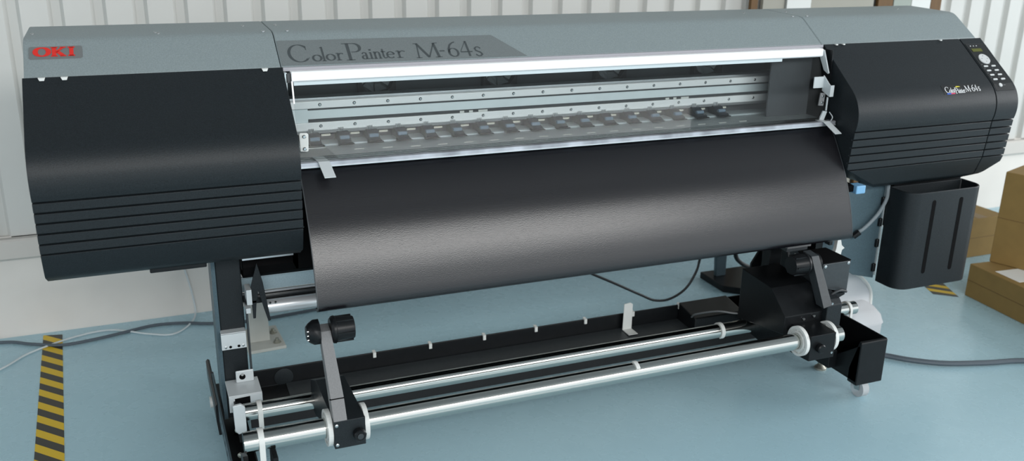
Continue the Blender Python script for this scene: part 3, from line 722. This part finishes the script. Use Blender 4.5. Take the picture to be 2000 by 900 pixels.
obj('ring_clip', MB().ring((1.512,FY,FZ),(1,0,0),FR+.0002,FR+.0042,.012,28,-.25,.9), 'white_plastic', ft)
def flange(x, parent, spokes=True):
    g = MB().ring((x,FY,FZ),(1,0,0),.040,.048,.012,36).ring((x,FY,FZ),(1,0,0),FR+.0004,.033,.012,36)
    for k in range(6):
        a = k*PI/3+.3; c = Vector((x,FY,FZ)); d = Vector((0,math.cos(a),math.sin(a))); t = Vector((0,-math.sin(a),math.cos(a)))*.003
        e = Vector((.004,0,0)); p = c+d*.032; q = c+d*.041
        g.add([p-t-e,p+t-e,q+t-e,q-t-e,p-t+e,p+t+e,q+t+e,q-t+e],[(0,1,2,3),(4,7,6,5),(0,4,5,1),(1,5,6,2),(2,6,7,3),(3,7,4,0)])
    g.ring((x,FY,FZ),(1,0,0),.032,.042,.003,36)
    return obj('flange', g, 'white_plastic', parent)

# left take-up holder
HL = thing('take_up_holder', 'left black take-up holder with grey upright arm and round core chuck, beside the left post', 'holder', (.66,-.40,.24), 'take-up core holders on the front tube')
hx0, hx1 = .622, .702
body = [(-.440,.260),(-.440,.338),(-.200,.338),(-.118,.300),(-.110,.215),(-.180,.215),(-.30,.262)]
b_ = obj('holder_body', MB().prism(body, hx0, hx1), 'black_plastic', HL, .0015)
for zz in (.326,.271): obj('screw', MB().lathe((.6285,-.440,zz),(0,-1,0),[(0,.0045),(.0015,.0045),(.0025,.003)],12), 'screw', b_)
kn = obj('clamp_knob', MB().lathe((.684,-.440,.297),(0,-1,0),[(0,.013),(.004,.0165),(.018,.0165),(.021,.014)],10), 'black_steel', b_)
obj('knob_cap', MB().lathe((.684,-.461,.297),(0,-1,0),[(0,.008),(.002,.008),(.0025,.005)],14), 'dark_steel', kn)
flange(hx0-.007, HL); flange(hx1+.007, HL)
arm = obj('arm', MB().add(
    [(hx0,-.440,.338),(hx0+.034,-.440,.338),(hx0+.034,-.400,.338),(hx0,-.400,.338),
     (hx0+.001,-.405,.385),(hx0+.035,-.405,.385),(hx0+.036,-.365,.385),(hx0+.001,-.365,.385),
     (hx0+.002,-.300,.525),(hx0+.030,-.300,.525),(hx0+.030,-.262,.530),(hx0+.002,-.262,.530)],
    [(0,1,2,3),(0,1,5,4),(1,2,6,5),(2,3,7,6),(3,0,4,7),(4,5,9,8),(5,6,10,9),(6,7,11,10),(7,4,8,11),(8,9,10,11)]), 'arm_grey', HL, .001)
obj('arm_joint', MB().add(
    [(hx0-.001,-.408,.383),(hx0+.036,-.408,.383),(hx0+.036,-.404,.3855),(hx0-.001,-.404,.3855),(hx0-.001,-.400,.380),(hx0+.036,-.400,.380)],[(0,1,2,3),(0,4,5,1),(3,2,5,4)]), 'black_gap', arm)
def chuck(x0, d, y, z, parent, knob=True):
    # d=+1 core end to the right, -1 to the left
    c = obj('chuck', MB().lathe((x0,y,z),(d,0,0),[(0,.030),(.006,.036),(.012,.037),(.014,.034),(.055,.031),(.061,.029),(.062,.012)],28), 'black_steel', parent)
    for k in range(6):
        a = k*PI/3; p = Vector((x0+d*.034,y+math.cos(a)*.0325,z+math.sin(a)*.0325))
        obj('chuck_rib', MB().box(p.x-.024,p.x+.024,p.y-.002,p.y+.002,p.z-.002,p.z+.002), 'black_steel', c)
    return c
CY, CZ = -.285, .520
HXc = hx0+.031
chuck(HXc, 1, CY, CZ, HL)
kb2 = obj('chuck_knob', MB().lathe((hx0+.002,CY,CZ),(-1,0,0),[(0,.034),(.014,.034),(.026,.026),(.033,.018)],10), 'black_steel', HL)
for q in (-.012,.0,.012): obj('screw', MB().lathe((hx0-.028,CY-.018,CZ+q),(-1,-.3,0),[(0,.003),(.004,.002)],8), 'screw', kb2)

# right take-up holder with its motor box
HR = thing('take_up_holder', 'right take-up holder carrying the square black motor box, below the right end of paper guide', 'holder', (2.23,-.35,.24), 'take-up core holders on the front tube')
rx0, rx1 = 2.108, 2.205
b2 = obj('holder_body', MB().prism([(-.435,.245),(-.435,.330),(-.20,.338),(-.112,.300),(-.104,.215),(-.20,.205),(-.30,.235)], rx0, rx1), 'black_steel', HR, .0015)
kn2 = obj('clamp_knob', MB().lathe((rx0+.035,-.435,.288),(0,-1,0),[(0,.012),(.004,.015),(.015,.015),(.018,.012)],10), 'black_steel', b2)
obj('screw', MB().lathe((rx1-.010,-.435,.262),(0,-1,0),[(0,.0045),(.002,.004)],10), 'screw', b2)
flange(rx0-.008, HR); flange(rx1+.008, HR)
obj('drive_cover', MB().prism([(-.36,.245),(-.36,.385),(-.345,.400),(-.22,.43),(-.12,.42),(-.12,.26)], 2.225, 2.285), 'black_plastic', HR, .003)
obj('drive_plate', MB().prism([(-.34,.30),(-.34,.36),(-.26,.43),(-.10,.44),(-.10,.26)], rx0-.03, 2.226), 'black_steel', HR, .002)
for a, b, c in ((2.236,-.365,.395),(2.15,-.342,.345),(2.19,-.342,.350)):
    obj('screw', MB().lathe((a,b,c),(0,-1,0),[(0,.005),(.004,.004)],10), 'screw', HR)
obj('drive_post', MB().box(2.190,2.240,-.095,-.055,.26,.525), 'black_steel', HR, .002)
mo = obj('motor_box', MB().box(2.240,2.352,-.300,-.175,.392,.504), 'dark_steel', HR, .002)
obj('motor_lid', MB().box(2.239,2.353,-.299,-.175,.504,.507), 'black_gap', mo)
for a, b in ((2.250,.495),(2.343,.497),(2.246,.402)):
    obj('screw', MB().lathe((a,-.300,b),(0,-1,0),[(0,.0055),(.0015,.0055),(.0025,.003)],12), 'screw', mo)
obj('motor_mount', MB().prism([(2.248,.420),(2.248,.35),(2.345,.386),(2.345,.395)], -.30, -.20, 'y'), 'black_steel', HR)
arm2 = obj('arm', MB().add(
    [(2.200,-.372,.385),(2.232,-.372,.392),(2.232,-.335,.392),(2.200,-.335,.385),
     (2.184,-.305,.540),(2.212,-.305,.540),(2.212,-.262,.545),(2.184,-.262,.545)],
    [(0,1,2,3),(0,1,5,4),(1,2,6,5),(2,3,7,6),(3,0,4,7),(4,5,6,7)]), 'dark_steel', HR, .001)
chuck(2.184, -1, CY, .510, HR)
obj('core_disc', MB().lathe((2.212,CY,.510),(1,0,0),[(0,.03),(.012,.03),(.02,.02)],20), 'black_steel', HR)

# ------------------------------------------------------------------ media core and fin between the left post and the paper guide
mc = thing('media_core', 'silver core tube behind the left post, half hidden by the curved black guide', 'tube', (.62,.10,.45))
obj('core_tube', MB().cyl((.535,.05,.468),(.70,.05,.468),.021,n=36), 'core_silver', mc)
obj('core_bar', MB().cyl((.70,.05,.468),(.72,.05,.468),.026,n=30), 'panel_grey', mc)
for xx in (.545,.560): obj('screw', MB().lathe((xx,.034,.484),(0,-.7,.7),[(0,.004),(.003,.003)],10), 'screw', mc)
obj('bar_panel', MB().box(.475,.70,.09,.10,.505,.548), 'light_panel', PR)
obj('bar_edge', MB().box(.475,.70,.084,.089,.497,.503), 'alu', PR)
obj('bar_edge', MB().box(.475,.70,.084,.089,.549,.553), 'alu_soft', PR)
obj('bar_holder', MB().box(.475,.70,.06,.11,.478,.495), 'black_steel', PR)
fin = obj('media_fin', MB().prism([(.513,.618),(.526,.560),(.533,.505),(.541,.440),(.534,.438),(.525,.475),(.512,.535),(.505,.500),(.500,.452),(.493,.452),(.492,.505),(.489,.535),(.500,.575)], .012, .018, 'y'), 'black_plastic', PR, .001)
obj('fin_bracket', MB().box(.478,.492,.0,.05,.50,.545), 'white_metal', PR)
obj('fin_bracket', MB().box(.474,.486,.0,.05,.475,.490), 'white_metal', PR)
obj('post_rod', MB().box(.476,.481,.03,.045,.26,.50), 'dark_steel', ST)
obj('fin_stem', MB().box(.4735,.512,.012,.06,.500,.506), 'black_steel', PR)

# ------------------------------------------------------------------ edge guards on the platen
def guard(xa, xb, xc, xd, lab):
    p = [(-.045,.9245),(-.106,.9245),(-.152,.8925)]
    v = []
    for i, (y, z) in enumerate(p):
        t = (0,.45,1)[i]; a = xa+(xc-xa)*t; b = xb+(xd-xb)*t
        v += [(a,y,z),(b,y,z),(b,y,z-.0015),(a,y,z-.0015)]
    o = obj('media_edge_guard', MB().add(v, [(0,1,2,3),(8,11,10,9)]+[(4*i+j,4*i+(j+1)%4,4*i+4+(j+1)%4,4*i+4+j) for i in range(2) for j in range(4)]), 'white_metal', None, org=((xa+xb)/2,-.10,.92))
    return tag(o, lab, 'edge guard', 'thin steel edge guards on the platen')
guard(.672,.702,.684,.714, 'pale steel strip hanging over the left end of the black paper guide')
guard(2.325,2.350,2.352,2.378, 'pale steel strip pointing right over the right end of the black paper guide')

# ------------------------------------------------------------------ things on the crossbeam, floor and by the wall
tg = obj('plastic_tag', MB().prism([(1.815,.118),(1.852,.118),(1.852,.215),(1.842,.222),(1.817,.219)], .218, .2205, 'y').box(1.815,1.852,.170,.2205,.1165,.1185), 'white_plastic', None, org=(1.83,.219,.118))
tag(tg, 'white plastic tag standing upright on the black crossbeam', 'tag')

def anchor(x0, lab, flip=1, tall=.60):
    t = thing('floor_anchor', lab, 'bracket', (x0,.83,0), 'floor anchors behind the printer')
    bp = obj('base_plate', MB().prism([(x0-.055,.725),(x0+.085,.735),(x0+.075,.935),(x0-.055,.935)], 0, .012, 'z'), 'concrete_white', t, .002)
    m = MB()
    m.add([(x0-.04,.80,.012),(x0+.035,.80,.012),(x0+.035,.88,.012),(x0-.04,.88,.012),(x0-.018,.80,tall),(x0+.018,.80,tall),(x0+.018,.88,tall),(x0-.018,.88,tall)],
          [(0,1,2,3),(4,5,6,7),(0,1,5,4),(1,2,6,5),(2,3,7,6),(3,0,4,7)])
    obj('upright', m, 'concrete_white', t, .002)
    for a, b in ((.057,.775),(.055,.865)):
        bo = obj('bolt', MB().cyl((x0+a,b,.012),(x0+a,b,.022),.011,n=6).cyl((x0+a,b,.012),(x0+a,b,.030),.006,n=12), 'bolt', t)
        obj('washer', MB().cyl((x0+a,b,.012),(x0+a,b,.0145),.015,n=20), 'bolt', bo)
    return t
anchor(.592, 'pale painted floor anchor with two bolts, seen between left post and take-up holder')
t2 = thing('floor_anchor', 'grey floor anchor with a tapered upright behind the right end of the crossbeam', 'bracket', (2.60,.75,0), 'floor anchors behind the printer')
m = MB(); m.add([(2.585,.745,.03),(2.635,.745,.03),(2.635,.765,.03),(2.585,.765,.03),(2.548,.745,.55),(2.628,.745,.55),(2.628,.765,.55),(2.548,.765,.55)],
          [(0,1,2,3),(4,5,6,7),(0,1,5,4),(1,2,6,5),(2,3,7,6),(3,0,4,7)])
obj('upright', m, 'panel_grey', t2, .002)
obj('base_plate', MB().prism([(2.55,.64),(2.78,.44),(2.93,.55),(2.78,.82),(2.55,.82)], 0, .03, 'z'), 'black_steel', t2, .003)

# waste jug
jx, jy = 2.755, .10
J = thing('waste_jug', 'translucent white plastic jug standing on the floor behind the right foot', 'jug', (jx,jy,0))
def rrect(cx, cy, w_, d_, r, n=5):
    o = []
    for sx, sy, a0 in ((1,1,0),(-1,1,90),(-1,-1,180),(1,-1,270)):
        for q in range(n): a = math.radians(a0+90*q/(n-1)); o.append((cx+sx*(w_/2-r)+r*math.cos(a), cy+sy*(d_/2-r)+r*math.sin(a)))
    return o
lv_ = [(.0,.17,.20,.03),(.008,.185,.215,.035),(.075,.188,.218,.035),(.083,.194,.224,.035),(.090,.188,.218,.035),(.110,.180,.205,.035),(.135,.150,.16,.04),(.150,.115,.10,.04),(.158,.10,.07,.03)]
mb = MB(); rings = [rrect(jx,jy,a,b,c) for _,a,b,c in lv_]; m_ = len(rings[0])
mb.v = [Vector((p[0],p[1],z)) for (z,_,_,_), rg in zip(lv_, rings) for p in rg]
for k in range(len(lv_)-1):
    for i in range(m_): mb.f.append([k*m_+i,k*m_+(i+1)%m_,(k+1)*m_+(i+1)%m_,(k+1)*m_+i]); mb.sm.append(True)
mb.f.append([i for i in range(m_)][::-1]); mb.sm.append(False); mb.f.append([(len(lv_)-1)*m_+i for i in range(m_)]); mb.sm.append(False)
obj('jug_body', mb, 'jug_plastic', J, sharp=60)
obj('handle', MB().tube([(jx-.095,jy-.03,.125),(jx-.097,jy-.03,.215),(jx-.080,jy-.03,.275),(jx-.045,jy-.03,.284),(jx+.020,jy-.03,.245),(jx+.068,jy-.03,.190),(jx+.080,jy-.03,.120)], .0075, 12), 'white_plastic', J)
hw = [(jx-.094,.120),(jx-.095,.215),(jx-.078,.272),(jx-.045,.280),(jx+.018,.241),(jx+.064,.188),(jx+.074,.120)]
obj('handle_web', MB().prism(hw, jy-.033, jy-.027, 'y'), 'jug_plastic', J)
obj('cap', MB().lathe((jx+.01,jy+.01,.156),(0,0,1),[(0,.022),(.022,.022),(.025,.018)],24), 'white_plastic', J)

# cables
def cable(name, pts, r, m, lab, cat='cable'):
    return tag(obj(name, MB().tube(pts, r, 10, 8), m, None, org=pts[0]), lab, cat)
cable('floor_cable', [(-.9,1.10,.007),(-.5,1.15,.007),(-.30,1.135,.007),(-.208,1.085,.007),(-.10,1.037,.007),(.003,1.046,.007),(.111,1.074,.007),(.224,1.105,.007),(.337,1.088,.007),(.434,1.047,.007),(.60,1.02,.007),(.9,1.05,.007)], .006, 'cable_grey', 'grey cable lying along the foot of the wall, crossing the striped tape')
cable('thin_wire', [(-.5,.70,.005),(-.294,.90,.005),(-.205,1.010,.005),(-.06,1.10,.005),(.07,1.12,.005),(.20,1.035,.005),(.29,1.0,.005),(.36,1.08,.006),(.385,1.165,.02),(.375,1.178,.12),(.355,1.182,.22),(.33,1.145,.34),(.31,1.13,.45),(.30,1.13,.60)], .0035, 'cable_white', 'thin white wire hanging down the wall and trailing on the floor at the left')
cable('power_cable', [(2.60,.02,.012),(2.72,-.10,.012),(2.752,-.125,.012),(2.814,-.189,.012),(2.915,-.255,.012),(3.066,-.305,.012),(3.207,-.34,.012),(3.36,-.42,.012),(3.44,-.6,.012)], .010, 'cable_grey', 'thick dark hose running over the floor from the right foot to the right edge', 'hose')
cable('hanging_cable', [(1.72,.44,.30),(1.80,.45,.255),(1.901,.45,.202),(2.019,.45,.138),(2.09,.45,.103),(2.16,.45,.10),(2.23,.45,.135),(2.274,.45,.203),(2.29,.45,.27),(2.295,.40,.40),(2.30,.315,.58)], .005, 'cable_black', 'thin black cable hanging in a loop below the middle of the paper guide')
cable('hanging_cable', [(2.44,.315,.58),(2.45,.43,.34),(2.458,.45,.252),(2.496,.45,.207),(2.578,.45,.163),(2.637,.45,.102),(2.68,.44,.03),(2.74,.44,.012)], .009, 'cable_black', 'thicker black cable hanging beside the tapered grey anchor on the right')
cable('sensor_cable', [(2.305,-.085,.46),(2.262,-.10,.385),(2.246,-.10,.355),(2.219,-.10,.319),(2.180,-.10,.290),(2.129,-.10,.272),(2.075,-.09,.272),(2.030,-.05,.270),(2.020,.06,.215),(2.05,.13,.170)], .0032, 'arm_grey', 'thin grey cable curving in front of the right end of the crossbeam')
cable('motor_cable', [(2.345,-.305,.398),(2.31,-.315,.410),(2.275,-.32,.405),(2.252,-.325,.385),(2.245,-.33,.350)], .0045, 'cable_black', 'short black cable looping under the square motor box')
cable('floor_cable', [(1.72,.36,.005),(1.80,.50,.005),(1.95,.55,.005),(2.15,.52,.005),(2.3,.44,.005),(2.42,.40,.005)], .0045, 'cable_grey', 'grey cable lying flat on the floor behind the crossbeam')

# hazard tapes
def tape(pts, lab, th=.0012):
    c = pts[0]; o = obj('floor_tape', MB().prism(pts, 0, th, 'z'), 'hazard', None, org=(c[0],c[1],0)); return tag(o, lab, 'tape', 'striped floor tapes')
tape([(-.137,.05),(-.052,.05),(-.104,1.150),(-.171,1.165)], 'yellow and black striped tape running up the floor at the left edge')
tape([(3.42,.30),(3.50,.235),(3.60,.47),(3.575,.60),(3.545,.62),(3.50,.50)], 'short end of yellow and black tape beside the cardboard boxes', .0014)

# cardboard boxes
def carton(name, o, ux, uy, lx, ly, z0, z1, lab, seam=True, label=False, group='cardboard boxes at the right'):
    ux = Vector((*ux,0)).normalized(); uy = Vector((*uy,0)).normalized(); o = Vector((*o,0))
    t = thing(name, lab, 'box', (o.x,o.y,z0), group)
    P = lambda a,b,z: o+ux*a+uy*b+Vector((0,0,z))
    def bx(a0,a1,b0,b1,c0,c1): return MB().add([P(a,b,c) for a in (a0,a1) for b in (b0,b1) for c in (c0,c1)], [(0,1,3,2),(4,6,7,5),(0,4,5,1),(2,3,7,6),(0,2,6,4),(1,5,7,3)])
    obj('carton', bx(0,lx,0,ly,z0,z1), 'cardboard', t, .003)
    obj('packing_tape', bx(lx*.5-.03,lx*.5+.03,-.0006,ly+.0006,z1-.0001,z1+.0008), 'cardboard_tape', t)
    obj('flap_line', bx(-.0006,lx+.0006,-.0006,.0,(z0+z1)/2-.001,(z0+z1)/2+.001), 'wood', t)
    if label: obj('paper_label', bx(.11,.24,.03,.16,z1,z1+.001), 'paper', t)
    return t
# long box lying on the floor, its long side facing the printer
carton('cardboard_box', (3.545,.245), (-.08,-1), (1,-.08), .95, .50, 0, .148, 'low cardboard box on the floor at the right edge, topmost face carrying a white label', label=True)
carton('cardboard_box', (3.645,.235), (.35,-1), (1,.35), .42, .36, .149, .555, 'upper cardboard box resting on the low one at the right edge')
carton('cardboard_box', (3.85,.60), (1,.0), (0,1), .30, .25, 0, .20, 'small dark cardboard box on the floor between the wall and the taller box')

# boards standing against the wall, seen above the hood
def board(x0, x1, y0, m, lab, zt=1.9, cat='board', name='wooden_board', lean=.0):
    o = obj(name, MB().prism([(y0,0),(y0+.02,0),(y0+.02+lean,zt),(y0+lean,zt)], x0, x1), m, None, .001, org=((x0+x1)/2,y0+.01,0)); return tag(o, lab, cat, 'boards standing against the wall')
board(2.917,2.954,1.13,'wood','narrow brown board against the wall above the hood, leftmost of three')
board(3.665,3.757,1.13,'wood','widest brown board against the wall, above the right end of the hood')
board(4.004,4.072,1.13,'wood','brown board against the wall, rightmost of three')
board(3.119,3.258,1.13,'white_plastic','bright white panel standing against the wall left of the wide beige panel', name='white_panel', cat='panel')
board(3.262,3.640,1.135,'wood_grey','wide beige grey panel against the wall, left of the widest brown board', name='beige_panel', cat='panel')
board(2.990,3.112,1.14,'wood_grey','narrow beige grey panel against the wall, right of the leftmost brown board', name='beige_panel', cat='panel')
board(3.762,3.874,1.13,'green_grey','grey green panel standing right of the widest brown board', name='grey_panel', cat='panel')
board(3.877,4.000,1.13,'white_plastic','bright white panel standing left of the rightmost brown board', name='white_panel', cat='panel')

# ------------------------------------------------------------------ light
def area(name, loc, target, sx, sy, power, col=(1,1,1)):
    l = bpy.data.lights.new(name, 'AREA'); l.shape = 'RECTANGLE'; l.size = sx; l.size_y = sy; l.energy = power; l.color = col
    o = bpy.data.objects.new(name, l); COL.objects.link(o); o.location = loc
    o.rotation_euler = (Vector(target)-Vector(loc)).to_track_quat('-Z','Y').to_euler(); return o
area('window_light', (1.9,-6.2,3.5), (1.9,0,.7), 8.4, .85, 240, (1,.985,.96))
area('side_fill_light', (9.5,-2.2,2.6), (3.0,.2,.2), 5, 2.4, 230, (.97,.985,1))  # added fill from the right, brightens the floor on that side

W = bpy.data.worlds.new('World'); SC.world = W; W.use_nodes = True
W.node_tree.nodes['Background'].inputs[0].default_value = (.88,.95,1,1)
W.node_tree.nodes['Background'].inputs[1].default_value = 1.05

# ------------------------------------------------------------------ camera
cam = bpy.data.cameras.new('Camera'); co = bpy.data.objects.new('Camera', cam); COL.objects.link(co); SC.camera = co
R = [(.92572251,-.37785998,.01611451),(-.10651186,-.30135406,-.9475447),(.36289539,.87544707,-.3192168)]
right, down, fwd = (Vector(r) for r in R)
M = Matrix((( right.x,-down.x,-fwd.x),(right.y,-down.y,-fwd.y),(right.z,-down.z,-fwd.z))).to_4x4()
M.translation = Vector((.24079039,-2.50477588,1.54531554)); co.matrix_world = M
cam.sensor_width = 36; cam.lens = 1815.7534/2000*36; cam.clip_start = .05
cam.dof.use_dof = True; cam.dof.focus_distance = 2.65; cam.dof.aperture_fstop = 3.2

SC.view_settings.view_transform = 'Standard'; SC.view_settings.look = 'None'
SC.view_settings.gamma = 1; SC.view_settings.use_curve_mapping = False
SC.view_settings.exposure = 0.45
